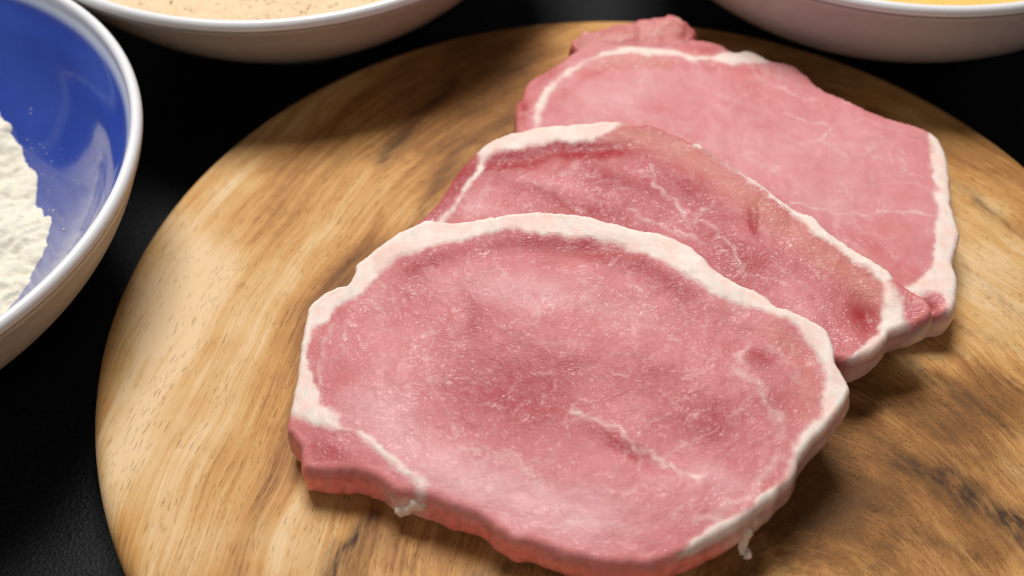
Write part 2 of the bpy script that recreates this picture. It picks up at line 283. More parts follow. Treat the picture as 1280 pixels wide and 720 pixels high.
def blob_sum(P, blobs):
    r = np.zeros(len(P))
    for cx, cy, ax, ay, bx, by, v in blobs:
        m = np.linalg.inv(np.array([[ax, bx], [ay, by]]))
        q = (P - (cx, cy)) @ m.T
        r += v * np.exp(-(q ** 2).sum(1) * 1.2)
    return r

def catmull(pts, step):
    P = np.asarray(pts, float)
    n = len(P)
    o = []
    for i in range(n):
        p0, p1, p2, p3 = P[i - 1], P[i], P[(i + 1) % n], P[(i + 2) % n]
        k = max(1, int(round(np.linalg.norm(p2 - p1) / step)))
        for t in np.arange(k) / k:
            o.append(0.5 * (2 * p1 + (p2 - p0) * t + (2 * p0 - 5 * p1 + 4 * p2 - p3) * t * t + (3 * p1 - p0 - 3 * p2 + p3) * t ** 3))
    return np.array(o)

def mesh_object(name, verts, faces, material, parent=None, attrs=None, smooth=True):
    me = bpy.data.meshes.new(name)
    me.from_pydata([tuple(v) for v in verts], [], [tuple(int(i) for i in f) for f in faces])
    if attrs:
        for an, (kind, data) in attrs.items():
            a = me.attributes.new(an, kind, 'POINT')
            if kind == 'FLOAT':
                a.data.foreach_set('value', np.asarray(data, np.float32).ravel())
            else:
                a.data.foreach_set('color', np.asarray(data, np.float32).ravel())
    if smooth:
        me.polygons.foreach_set('use_smooth', [True] * len(me.polygons))
    me.materials.append(material)
    me.update()
    o = bpy.data.objects.new(name, me)
    COL.objects.link(o)
    if parent:
        o.parent = parent
    return o

def empty(name, loc, label, category, group=None):
    o = bpy.data.objects.new(name, None)
    o.empty_display_size = 0.01
    COL.objects.link(o)
    o.location = loc
    tag(o, label, category, group)
    return o

def tag(o, label=None, category=None, group=None, kind=None):
    for k, v in (('label', label), ('category', category), ('group', group), ('kind', kind)):
        if v:
            o[k] = v

class Nodes:
    """small wrapper to write node trees"""
    def __init__(self, name):
        self.m = bpy.data.materials.new(name)
        self.m.use_nodes = True
        self.t = self.m.node_tree
        self.p = self.t.nodes['Principled BSDF']
    def n(self, typ, ins=None, **kw):
        nd = self.t.nodes.new(typ)
        for k, v in kw.items():
            setattr(nd, k, v)
        for k, v in (ins or {}).items():
            self.put(nd.inputs[k], v)
        return nd
    def put(self, sock, v):
        if hasattr(v, 'is_output') or isinstance(v, bpy.types.NodeSocket):
            self.t.links.new(v, sock)
        else:
            sock.default_value = v
    def math(self, op, a, b=0.0, c=None, clamp=False):
        nd = self.n('ShaderNodeMath', operation=op, use_clamp=clamp)
        self.put(nd.inputs[0], a); self.put(nd.inputs[1], b)
        if c is not None:
            self.put(nd.inputs[2], c)
        return nd.outputs[0]
    def vmath(self, op, a, b=(0, 0, 0)):
        nd = self.n('ShaderNodeVectorMath', operation=op)
        self.put(nd.inputs[0], a)
        if op == 'SCALE':
            self.put(nd.inputs[3], b)
        else:
            self.put(nd.inputs[1], b)
        return nd.outputs['Value'] if op in ('LENGTH', 'DOT_PRODUCT') else nd.outputs[0]
    def noise(self, vec, scale, detail=3.0, rough=0.5, dist=0.0):
        nd = self.n('ShaderNodeTexNoise', {'Vector': vec, 'Scale': scale, 'Detail': detail, 'Roughness': rough, 'Distortion': dist})
        return nd.outputs['Fac']
    def noisec(self, vec, scale, detail=2.0):
        nd = self.n('ShaderNodeTexNoise', {'Vector': vec, 'Scale': scale, 'Detail': detail})
        return nd.outputs['Color']
    def voro(self, vec, scale, feature='F1', rnd=1.0):
        nd = self.n('ShaderNodeTexVoronoi', {'Vector': vec, 'Scale': scale, 'Randomness': rnd}, feature=feature)
        return nd.outputs['Distance']
    def mapr(self, v, a, b, c=0.0, d=1.0, smooth=False):
        nd = self.n('ShaderNodeMapRange', {0: v, 1: a, 2: b, 3: c, 4: d})
        nd.interpolation_type = 'SMOOTHSTEP' if smooth else 'LINEAR'
        return nd.outputs[0]
    def mix(self, f, a, b, mode='MIX'):
        nd = self.n('ShaderNodeMix', data_type='RGBA', blend_type=mode)
        nd.clamp_factor = True
        self.put(nd.inputs[0], f); self.put(nd.inputs[6], a); self.put(nd.inputs[7], b)
        return nd.outputs[2]
    def attr(self, name, out='Fac'):
        return self.n('ShaderNodeAttribute', attribute_name=name).outputs[out]
    def obj(self):
        return self.n('ShaderNodeTexCoord').outputs['Object']
    def sep(self, v):
        nd = self.n('ShaderNodeSeparateXYZ', {0: v})
        return nd.outputs
    def comb(self, x, y, z=0.0):
        nd = self.n('ShaderNodeCombineXYZ')
        for i, v in enumerate((x, y, z)):
            self.put(nd.inputs[i], v)
        return nd.outputs[0]
    def bump(self, h, strength, dist, normal=None):
        nd = self.n('ShaderNodeBump', {'Height': h, 'Strength': strength, 'Distance': dist})
        if normal is not None:
            self.t.links.new(normal, nd.inputs['Normal'])
        return nd.outputs[0]
    def set(self, **kw):
        for k, v in kw.items():
            self.put(self.p.inputs[k.replace('_', ' ')], v)

# ------------------------------------------------------------------ materials
def mat_table():
    s = Nodes('black_table')
    co = s.obj()
    f = s.noise(co, 900, 2, 0.6)
    g = s.noise(co, 60, 3, 0.55)
    col = s.mix(s.mapr(f, 0.45, 0.75), (0.006, 0.006, 0.007, 1), (0.016, 0.016, 0.020, 1))
    s.set(Base_Color=col, Roughness=s.mapr(g, 0.3, 0.7, 0.5, 0.65), Specular_IOR_Level=0.15)
    v = s.voro(s.vmath('ADD', co, s.vmath('SCALE', s.noisec(co, 400), 0.001)), 1100)
    h = s.math('ADD', v, s.math('MULTIPLY', f, 0.8))
    s.set(Normal=s.bump(h, 0.7, 0.0003))
    return s.m

def mat_wood():
    s = Nodes('acacia_wood')
    co = s.obj()
    x, y, z = s.sep(co)[:3]
    warp = s.noisec(co, 14, 2)
    wx, wy, wz = s.sep(warp)[:3]
    px = s.math('ADD', s.math('SUBTRACT', x, 0.035), s.math('MULTIPLY', s.math('SUBTRACT', wx, 0.5), 0.014))
    py = s.math('ADD', s.math('MULTIPLY', s.math('ADD', y, 0.11), 0.65), s.math('MULTIPLY', s.math('SUBTRACT', wy, 0.5), 0.014))
    r = s.math('SQRT', s.math('ADD', s.math('MULTIPLY', px, px), s.math('MULTIPLY', py, py)))
    th = s.math('ARCTAN2', px, py)
    broad = s.noise(s.comb(s.math('MULTIPLY', r, 70), s.math('MULTIPLY', th, 0.8), z), 1.0, 3, 0.55)
    mid = s.noise(s.comb(s.math('MULTIPLY', r, 330), s.math('MULTIPLY', th, 1.2), 3.0), 1.0, 3, 0.55)
    fine = s.noise(s.comb(s.math('MULTIPLY', r, 1700), s.math('MULTIPLY', th, 9), 7.0), 1.0, 2, 0.6)
    cloud = s.noise(co, 38, 4, 0.55)
    tone = s.attr('tone')
    stain = s.attr('stain')
    v = s.math('ADD', s.mapr(broad, 0.3, 0.7, -0.20, 0.20), s.mapr(mid, 0.3, 0.7, -0.10, 0.10))
    v = s.math('ADD', v, s.mapr(fine, 0.3, 0.7, -0.13, 0.13))
    v = s.math('ADD', v, s.mapr(cloud, 0.3, 0.7, -0.2, 0.2))
    wob = s.math('MULTIPLY', s.noise(co, 22, 2, 0.5), 9.0)
    ring = s.math('POWER', s.math('ABSOLUTE', s.math('SINE', s.math('ADD', s.math('MULTIPLY', r, 420), wob))), 7.0)
    ringk = s.mapr(s.noise(s.comb(s.math('MULTIPLY', r, 60), s.math('MULTIPLY', th, 2.0), 5.0), 1.0, 2, 0.5), 0.4, 0.62, 0.0, -0.11)
    v = s.math('ADD', v, s.math('MULTIPLY', ring, ringk))
    v = s.math('ADD', v, s.math('ADD', tone, 0.55))
    ramp = s.n('ShaderNodeValToRGB', {0: v})
    e = ramp.color_ramp.elements
    e[0].position = 0.0; e[0].color = (0.165, 0.072, 0.020, 1)
    e[1].position = 1.0; e[1].color = (0.68, 0.475, 0.27, 1)
    for pos, c in ((0.28, (0.29, 0.125, 0.036, 1)), (0.55, (0.50, 0.255, 0.082, 1)), (0.78, (0.60, 0.372, 0.16, 1))):
        k = e.new(pos); k.color = c
    stn = s.math('MULTIPLY', stain, s.mapr(s.noise(s.comb(s.math('MULTIPLY', r, 420), s.math('MULTIPLY', th, 9), 1.0), 1.0, 4, 0.65), 0.34, 0.60, 0.25, 1.2), clamp=True)
    col = s.mix(stn, ramp.outputs[0], (0.060, 0.029, 0.013, 1))
    # open pores: short dark dashes lying along the grain
    def pores(ra, ta, size, seed, lo, hi):
        vec = s.comb(s.math('MULTIPLY', r, ra), s.math('MULTIPLY', th, ta), seed)
        nd = s.n('ShaderNodeTexVoronoi', {'Vector': vec, 'Scale': 1.0, 'Randomness': 1.0}, voronoi_dimensions='3D')
        pick = s.sep(nd.outputs['Color'])[0]
        dens = s.mapr(s.noise(s.comb(s.math('MULTIPLY', r, 90), s.math('MULTIPLY', th, 3.5), seed), 1.0, 2, 0.5), 0.35, 0.65, lo, hi)
        dens = s.math('ADD', dens, s.mapr(tone, -0.6, -0.1, 0.3, 0.0))
        on = s.math('LESS_THAN', pick, dens)
        d = s.mapr(nd.outputs['Distance'], size * 0.55, size, 1.0, 0.0)
        return s.math('MULTIPLY', d, on)
    p1 = pores(2300, 42, 0.30, 1.37, 0.0, 0.5)
    p2 = pores(3300, 85, 0.36, 5.71, 0.0, 0.4)
    pr = s.math('MAXIMUM', p1, s.math('MULTIPLY', p2, 0.7))
    col = s.mix(s.math('MULTIPLY', pr, s.mapr(tone, -0.6, 0.0, 0.85, 0.46)), col, (0.10, 0.045, 0.017, 1))
    # knife scratches
    sv = s.vmath('ADD', co, s.vmath('SCALE', s.noisec(co, 9), 0.03))
    sx, sy, sz = s.sep(sv)[:3]
    u1 = s.math('ADD', s.math('MULTIPLY', sx, 0.6), s.math('MULTIPLY', sy, 0.8))
    u2 = s.math('SUBTRACT', s.math('MULTIPLY', sx, 0.8), s.math('MULTIPLY', sy, 0.6))
    sc1 = s.noise(s.comb(s.math('MULTIPLY', u1, 1500), s.math('MULTIPLY', u2, 22), 2.0), 1.0, 1, 0.5)
    scr = s.mapr(sc1, 0.70, 0.78, 0.0, 0.30)
    col = s.mix(scr, col, (0.62, 0.43, 0.24, 1))
    s.set(Base_Color=col, Roughness=s.mapr(cloud, 0.3, 0.7, 0.5, 0.62), Specular_IOR_Level=0.15)
    h = s.math('SUBTRACT', s.math('ADD', s.math('MULTIPLY', fine, 0.35), s.math('MULTIPLY', mid, 0.25)), s.math('MULTIPLY', pr, 0.8))
    h = s.math('SUBTRACT', h, s.math('MULTIPLY', scr, 0.5))
    s.set(Normal=s.bump(h, 0.5, 0.0003))
    return s.m

def mat_pork():
    s = Nodes('raw_pork')
    co = s.obj()
    fat = s.attr('fat')
    wet = s.attr('wet')
    flesh = s.attr('flesh', 'Color')
    lean = s.math('SUBTRACT', 1.0, fat)
    # warped coordinates give the irregular muscle-fibre cells
    w = s.vmath('ADD', co, s.vmath('SCALE', s.vmath('SUBTRACT', s.noisec(co, 260), (0.5, 0.5, 0.5)), 0.0032))
    w2 = s.vmath('MULTIPLY', w, (1.0, 1.55, 1.0))
    cell = s.voro(w2, 620)
    cell_edge = s.voro(w2, 620, 'DISTANCE_TO_EDGE')
    n2 = s.noise(co, 190, 3, 0.6, 0.6)
    n3 = s.noise(co, 70, 3, 0.55)
    grain = s.noise(s.vmath('MULTIPLY', w, (1.0, 2.6, 1.0)), 480, 3, 0.65)
    # colour
    c = s.mix(s.math('MULTIPLY', s.mapr(n2, 0.42, 0.68), s.math('MULTIPLY', lean, 0.12)), flesh, (0.64, 0.33, 0.34, 1))
    c = s.mix(s.math('MULTIPLY', s.mapr(n3, 0.5, 0.72), s.math('MULTIPLY', lean, 0.10)), c, (0.36, 0.085, 0.095, 1))
    thread = s.mapr(cell_edge, 0.0, 0.13, 1.0, 0.0)
    c = s.mix(s.math('MULTIPLY', s.math('MULTIPLY', thread, s.mapr(n2, 0.42, 0.62)), s.math('MULTIPLY', lean, 0.08)), c, (0.76, 0.50, 0.50, 1))
    c = s.mix(s.math('MULTIPLY', s.mapr(grain, 0.52, 0.75), s.math('MULTIPLY', lean, 0.10)), c, (0.32, 0.06, 0.065, 1))
    fm = s.math('MULTIPLY', fat, s.mapr(s.noise(co, 330, 4, 0.65), 0.42, 0.72, 0.0, 0.55))
    c = s.mix(fm, c, (0.80, 0.55, 0.47, 1))
    s.set(Base_Color=c)
    s.set(Subsurface_Weight=s.math('MULTIPLY', s.math('ADD', s.math('ADD', 0.3, s.math('MULTIPLY', fat, 0.2)), s.math('MULTIPLY', s.attr('wall'), 0.4)), s.mapr(s.math('ABSOLUTE', s.math('SUBTRACT', fat, 0.5)), 0.1, 0.5, smooth=True)), Subsurface_Radius=(1.0, 0.42, 0.32), Subsurface_Scale=s.math('ADD', 0.0024, s.math('MULTIPLY', s.math('MULTIPLY', fat, s.attr('wall')), 0.004)))
    rough = s.mapr(n2, 0.3, 0.7, 0.42, 0.55)
    s.set(Roughness=rough, Specular_IOR_Level=0.2, IOR=1.40)
    # relief: worm-like moist ridges over shallow fibre cells on the lean, strands running along the rim in the fat
    worm = s.math('ABSOLUTE', s.math('SUBTRACT', s.noise(w2, 820, 0, 0.5), 0.5))
    worm2 = s.math('ABSOLUTE', s.math('SUBTRACT', s.noise(w, 260, 1, 0.5), 0.5))
    patchy = s.mapr(s.noise(co, 95, 2, 0.5), 0.35, 0.65, 0.45, 1.25)
    hl = s.math('SUBTRACT', s.math('MULTIPLY', cell, 0.5), s.math('MULTIPLY', worm, 2.2))
    hl = s.math('SUBTRACT', hl, s.math('MULTIPLY', worm2, 1.6))
    hl = s.math('MULTIPLY', s.math('MULTIPLY', hl, patchy), s.math('MULTIPLY', lean, wet))
    rim = s.attr('rimd')
    rx, ry, rz = s.sep(co)[:3]
    strand = s.noise(s.comb(s.math('MULTIPLY', rim, 1.5), s.math('MULTIPLY', rx, 110), s.math('ADD', s.math('MULTIPLY', ry, 110), s.math('MULTIPLY', rz, 500))), 1.0, 4, 0.6)
    hf = s.math('MULTIPLY', strand, s.math('MULTIPLY', fat, 1.25))
    h = s.math('ADD', hl, hf)
    c = s.mix(s.math('MULTIPLY', s.mapr(strand, 0.5, 0.72), s.math('MULTIPLY', fat, 0.7)), c, (0.80, 0.56, 0.48, 1))
    s.set(Base_Color=c)
    nrm = s.bump(h, 0.9, 0.00038)
    s.set(Normal=s.bump(s.math('ADD', s.math('MULTIPLY', hl, 0.7), hf), 0.6, 0.00018))
    s.set(Coat_Weight=s.math('ADD', s.math('ADD', s.math('ADD', 0.10, s.math('MULTIPLY', fat, 0.15)), s.math('MULTIPLY', s.attr('wall'), 0.35)), s.math('MULTIPLY', s.math('MULTIPLY', lean, s.math('MULTIPLY', wet, wet)), 0.31)), Coat_Roughness=0.15, Coat_IOR=1.34)
    s.set(Coat_Normal=nrm)
    return s.m

def mat_simple(name, col, rough, spec=0.5, coat=0.0, noise=None, sss=0.0):
    s = Nodes(name)
    co = s.obj()
    c = (*col, 1)
    if noise:
        sc, c2, amt, bump = noise
        f = s.noise(co, sc, 4, 0.6)
        c = s.mix(s.mapr(f, 0.35, 0.7, 0, amt), c, (*c2, 1))
        if bump:
            s.set(Normal=s.bump(f, 0.6, bump))
    s.set(Base_Color=c, Roughness=rough, Specular_IOR_Level=spec, Coat_Weight=coat, Coat_Roughness=0.05)
    if sss:
        s.set(Subsurface_Weight=sss, Subsurface_Radius=(1, 0.9, 0.7), Subsurface_Scale=0.001)
    return s.m

def mat_blue_glaze():
    s = Nodes('blue_glaze')
    co = s.obj()
    edge = s.attr('edge')
    n = s.noise(co, 45, 3, 0.5)
    dust = s.mapr(s.noise(co, 900, 2, 0.6), 0.66, 0.78, 0, 0.3)
    patch = s.mapr(s.noise(co, 60, 2, 0.5), 0.5, 0.66, 0, 1)
    c = s.mix(s.mapr(n, 0.3, 0.7), (0.024, 0.052, 0.30, 1), (0.034, 0.074, 0.37, 1))
    c = s.mix(s.math('MULTIPLY', dust, patch), c, (0.7, 0.68, 0.66, 1))
    c = s.mix(s.mapr(edge, 0.0, 1.0, smooth=True), c, (0.70, 0.76, 0.86, 1))
    s.set(Base_Color=c, Roughness=0.12, Specular_IOR_Level=0.5, Coat_Weight=0.4, Coat_Roughness=0.06)
    return s.m

M_TABLE = mat_table()
M_WOOD = mat_wood()
M_PORK = mat_pork()
M_WHITE = mat_simple('white_glaze', (0.80, 0.80, 0.80), 0.22, 0.5, 0.3, (300, (0.76, 0.75, 0.74), 0.3, 0))
M_OUTER = mat_simple('shaded_white_glaze', (0.48, 0.45, 0.435), 0.3, 0.4, 0.15, (300, (0.38, 0.35, 0.335), 0.4, 0))  # white glaze darkened, the outer walls' shade is put into the colour
M_BLUE = mat_blue_glaze()
M_FLOUR = mat_simple('flour_powder', (0.74, 0.69, 0.565), 0.95, 0.1, 0, (700, (0.70, 0.64, 0.52), 0.5, 0.0006), 0.1)
M_CRUMB = mat_simple('breadcrumb', (0.78, 0.61, 0.40), 0.85, 0.2, 0, (900, (0.66, 0.44, 0.22), 0.7, 0.0006))
M_EGG = mat_simple('beaten_egg', (0.80, 0.52, 0.13), 0.15, 0.5, 0.3, (200, (0.82, 0.60, 0.22), 0.6, 0), 0.1)

# ------------------------------------------------------------------ table
TABLE_Z = -0.020
v = [(-1.2, -0.9, TABLE_Z), (1.2, -0.9, TABLE_Z), (1.2, 1.4, TABLE_Z), (-1.2, 1.4, TABLE_Z)]
table = mesh_object('table', v, [(0, 1, 2, 3)], M_TABLE, smooth=False)
tag(table, 'black lightly textured table top under the board and bowls', 'table', kind='structure')

# ------------------------------------------------------------------ round board
def build_board():
    R, T, rr = 140.0, 20.0, 6.0            # millimetres
    prof = [(r, 0.0) for r in np.arange(0, R - rr - 6, 1.6)] + [(R - rr - 6 + 6 * t, -0.5 * t * t) for t in (0.25, 0.5, 0.75, 1.0)]
    z1 = -0.5
    for a in np.linspace(8, 90, 8):
        prof.append((R - rr + rr * math.sin(math.radians(a)), z1 - rr + rr * math.cos(math.radians(a))))
    prof.append((R, -T + 6.0))
    for a in np.linspace(15, 90, 5):
        prof.append((R - 5.5 + 5.5 * math.cos(math.radians(a)), -T + 5.5 - 5.5 * math.sin(math.radians(a))))
    prof = prof[1:]
    N = 300
    ang = np.arange(N) * 2 * np.pi / N
    V = [(0, 0, 0)]
    for r, z in prof:
        wob = 1.0 + 0.0016 * np.sin(3 * ang + 1) * (r / R)
        V += list(zip(r * np.cos(ang) * wob, r * np.sin(ang) * wob, np.full(N, z)))
    F = [(0, 1 + i, 1 + (i + 1) % N) for i in range(N)]
    for k in range(len(prof) - 1):
        b = 1 + k * N
        F += [(b + i, b + N + i, b + N + (i + 1) % N, b + (i + 1) % N) for i in range(N)]
    b = 1 + (len(prof) - 1) * N
    F.append(tuple(b + i for i in range(N))[::-1])
    V = np.array(V)
    P = V[:, :2]
    V[:, 2] += np.where(V[:, 2] > -1, 0.12 * fbm(P[:, 0] / 30, P[:, 1] / 30, 5, 2), 0)
    D = TRACE['board']
    W = P + np.stack([fbm(P[:, 0] / 9, P[:, 1] / 9, 31), fbm(P[:, 0] / 9, P[:, 1] / 9, 37)], 1) * 1.6
    st = np.zeros(len(P))
    for line, w, s in D['stains']:
        st = np.maximum(st, s * np.exp(-(seg_dist(W, line, False) / w) ** 2))
    tone = blob_sum(P, D['tones'])
    return mesh_object('cutting_board', V / 1000.0, F, M_WOOD, attrs={'stain': ('FLOAT', st), 'tone': ('FLOAT', tone)})
board = build_board()
tag(board, 'round wooden chopping board with brown swirling grain under the pork', 'cutting board')

# ------------------------------------------------------------------ bowls
BOWL_R, BOWL_H = 0.0932, 0.058
def lathe(prof, n=160):
    ang = np.arange(n) * 2 * np.pi / n
    V, F = [], []
    for r, z in prof:
        V += [(r * math.cos(a), r * math.sin(a), z) for a in ang]
    for k in range(len(prof) - 1):
        b = k * n
        F += [(b + i, b + (i + 1) % n, b + n + (i + 1) % n, b + n + i) for i in range(n)]
    return V, F

def profile_curve(pts, k=30):
    P = np.array(pts) / 1000.0
    t = np.linspace(0, len(P) - 1, k)
    i = np.clip(t.astype(int), 0, len(P) - 2); f = (t - i)[:, None]
    p0, p1, p2, p3 = P[np.maximum(i - 1, 0)], P[i], P[i + 1], P[np.minimum(i + 2, len(P) - 1)]
    return [tuple(q) for q in 0.5 * (2 * p1 + (p2 - p0) * f + (2 * p0 - 5 * p1 + 4 * p2 - p3) * f * f + (3 * p1 - p0 - 3 * p2 + p3) * f ** 3)]
def outer_profile():
    return [(0.0, 0.003), (0.033, 0.003), (0.0345, 0.0), (0.0375, 0.0), (0.0385, 0.004)] + profile_curve(
        [(41, 5.5), (52.5, 12.5), (60.5, 18.5), (68, 24.5), (74.6, 30.5), (81, 37.5), (86, 44), (90, 50), (92.3, 53.2), (92.95, 54.4)])
def inner_profile():
    return profile_curve([(0, 6.5), (20, 7), (38, 9.5), (48.5, 15), (56.5, 21), (63.5, 27), (70.4, 33), (76.8, 39.5), (82, 46), (87.2, 51), (89.95, 55.0)], 34)
def inner_radius(z):
    p = inner_profile()
    return float(np.interp(z, [q[1] for q in p], [q[0] for q in p]))

def build_bowl(x, y, label, belly=0.0):
    e = empty('bowl', (x, y, TABLE_Z), label, 'bowl', 'white bowls with blue inside around the board')
    ip = inner_profile()
    op = [(r + (belly * math.sin(math.pi * z / 0.0544) if z > 0.0041 else 0), z) for r, z in outer_profile()]
    rim = []
    c = (BOWL_R - 0.0017, BOWL_H - 0.0023)
    for a in np.linspace(-25, 200, 14):
        rim.append((c[0] + 0.0017 * math.cos(math.radians(a)), c[1] + 0.0023 * math.sin(math.radians(a))))
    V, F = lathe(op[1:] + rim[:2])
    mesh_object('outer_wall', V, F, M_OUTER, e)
    V, F = lathe(rim)
    mesh_object('rim', V, F, M_WHITE, e)
    prof = ip[1:]
    V, F = lathe(prof)
    V = [(0, 0, ip[0][1])] + list(V)
    F = [(0, 1 + i, 1 + (i + 1) % 160) for i in range(160)] + [tuple(k + 1 for k in f) for f in F]
    edge = [0.0] + [smooth01((r - (BOWL_R - 0.0062)) / 0.0028) for r, z in prof for _ in range(160)]
    mesh_object('blue_inside', V, F, M_BLUE, e, {'edge': ('FLOAT', edge)})
    return e
B1 = (-0.2205, 0.030)
B2 = (-0.1050, 0.178)
B3 = (0.1030, 0.1795)
build_bowl(*B1, 'white bowl with glossy blue inside holding flour, left of the board', 0.0048)
build_bowl(*B2, 'white bowl filled with breadcrumbs, behind the board next to the flour bowl')
build_bowl(*B3, 'white bowl filled with yellow egg, behind the board at the right', 0.007)

# flour: a lumpy heap leaning to the far left of its bowl
def build_flour():
    N = 270
    g = np.linspace(-0.086, 0.086, N)
    X, Y = np.meshgrid(g, g, indexing='ij')
    xr, yr = X.ravel() * 1000, Y.ravel() * 1000
    n = fbm(xr / 13, yr / 13, 71, 4) * 2.0 + fbm(xr / 4.0, yr / 4.0, 75, 4) * 1.1
    cr = np.abs(fbm(xr / 11 + 3, yr / 11, 81, 2))
    n -= 1.2 * np.exp(-(cr / 0.05) ** 2)
    d = np.hypot(xr, yr)
    az = np.degrees(np.arctan2(yr, xr))
    z = 25.5 + 6.0 * smooth01((np.abs(az) - 42) / 25) * (az > 0) - 4.0 * np.exp(-((az - 27) / 22) ** 2) + 5.0 * smooth01((66 - d) / 60) + n * 0.8 + fbm(xr / 24, yr / 24, 95, 2) * 0.8
    R = np.hypot(xr, yr) / 1000
    ip = inner_profile()
    zb = np.interp(R, [q[0] for q in ip], [q[1] for q in ip]) * 1000
    keep = (z > zb - 3.0) & (R < BOWL_R - 0.008)
    z = np.maximum(z, zb - 3.0)
    K = keep.reshape(N, N)
    idx = np.arange(N * N).reshape(N, N)
    F = []
    for i in range(N - 1):
        for j in range(N - 1):
            if K[i, j] or K[i + 1, j] or K[i, j + 1] or K[i + 1, j + 1]:
                F.append((idx[i, j], idx[i + 1, j], idx[i + 1, j + 1], idx[i, j + 1]))
    used = sorted({k for f in F for k in f})
    remap = {k: i for i, k in enumerate(used)}
    V = [(xr[k] / 1000 + B1[0], yr[k] / 1000 + B1[1], z[k] / 1000 + TABLE_Z) for k in used]
    F = [tuple(remap[k] for k in f) for f in F]
    rs = random.Random(9)
    ir, iz = [q[0] for q in ip], [q[1] for q in ip]
    for k in range(70):
        a = math.radians(rs.uniform(-60, 95))
        r = 0.0600 + abs(rs.gauss(0, 0.0045))
        if r > 0.084:
            continue
        q = rs.uniform(0.00010, 0.00030) * (1.8 if rs.random() < 0.06 else 1)
        c = (r * math.cos(a) + B1[0], r * math.sin(a) + B1[1], float(np.interp(r, ir, iz)) + TABLE_Z + q * 0.3)
        b = len(V)
        for dx, dy, dz in ((1, 0, 0), (0, 1, 0), (-1, 0, 0), (0, -1, 0), (0, 0, 1), (0, 0, -1)):
            V.append((c[0] + dx * q * rs.uniform(0.6, 1.3), c[1] + dy * q * rs.uniform(0.6, 1.3), c[2] + dz * q * rs.uniform(0.6, 1.3)))
        for t in range(4):
            F.append((b + t, b + (t + 1) % 4, b + 4)); F.append((b + (t + 1) % 4, b + t, b + 5))
    o = mesh_object('flour_heap', V, F, M_FLOUR)
    tag(o, 'heap of lumpy off-white flour in the blue bowl', 'flour', kind='stuff')
build_flour()

def disc_fill(name, bx, by, level, mat, amp, seed, dome=0.0):
    rad = inner_radius(level) + 0.0006
    n, rings = 150, 60
    V, F = [(0, 0)], []
    for k in range(1, rings + 1):
        for i in range(n):
            a = 2 * math.pi * i / n
            V.append((rad * k / rings * math.cos(a), rad * k / rings * math.sin(a)))
    F = [(0, 1 + i, 1 + (i + 1) % n) for i in range(n)]
    for k in range(rings - 1):
        b = 1 + k * n
        F += [(b + i, b + n + i, b + n + (i + 1) % n, b + (i + 1) % n) for i in range(n)]
    P = np.array(V) * 1000
    z = fbm(P[:, 0] / 6, P[:, 1] / 6, seed, 4) * amp + dome * (1 - (np.hypot(P[:, 0], P[:, 1]) / rad / 1000) ** 2)
    return mesh_object(name, [(p[0] / 1000 + bx, p[1] / 1000 + by, level + TABLE_Z + q / 1000) for p, q in zip(P, z)], F, mat)

def build_crumbs():
    base = disc_fill('breadcrumbs', *B2, BOWL_H - 0.009, M_CRUMB, 0.9, 12, 2.0)
    bm = bmesh.new()
    bm.from_mesh(base.data)
    rs = random.Random(4)
    rad = inner_radius(BOWL_H - 0.009) - 0.002
    for k in range(3800):
        a = rs.uniform(0, 2 * math.pi)
        r = rad * math.sqrt(rs.random())
        if math.sin(a) * r > -0.02 and rs.random() < 0.7:
            continue
        x, y = B2[0] + r * math.cos(a), B2[1] + r * math.sin(a)
        s = rs.uniform(0.0003, 0.0009)
        z = TABLE_Z + BOWL_H - 0.009 + 0.002 * (1 - (r / rad) ** 2) + rs.uniform(-0.0003, 0.0008)
        vs = [bm.verts.new((x + s * rs.uniform(-1, 1), y + s * rs.uniform(-1, 1), z + s * rs.uniform(-0.4, 0.5))) for _ in range(5)]
        for t in ((0, 1, 2), (0, 2, 3), (0, 3, 4), (1, 2, 4), (2, 3, 4), (0, 1, 4)):
            bm.faces.new([vs[q] for q in t])
    bm.to_mesh(base.data)
    bm.free()
    tag(base, 'pale golden breadcrumbs filling the bowl behind the board', 'breadcrumbs', kind='stuff')
build_crumbs()
egg = disc_fill('beaten_egg', *B3, BOWL_H - 0.008, M_EGG, 0.25, 22, 0.0)
tag(egg, 'yellow beaten egg in the right bowl behind the board', 'egg')

# ------------------------------------------------------------------ pork slices
C_DARK = np.array((0.34, 0.032, 0.036))
C_MID = np.array((0.555, 0.180, 0.178))
C_LIGHT = np.array((0.70, 0.385, 0.385))
C_FAT = np.array((0.79, 0.68, 0.595))
C_TAN = np.array((0.55, 0.24, 0.145))
WALL = {'red': ((0.85, 0.23, 0.19), 0.0), 'darkred': ((0.40, 0.05, 0.055), 0.0), 'redpink': ((0.68, 0.27, 0.25), 0.1),
        'fat': ((0.84, 0.68, 0.58), 1.0), 'fatpink': ((0.72, 0.46, 0.38), 0.75), 'greypink': ((0.52, 0.33, 0.31), 0.45), 'brown': ((0.46, 0.22, 0.17), 0.2)}

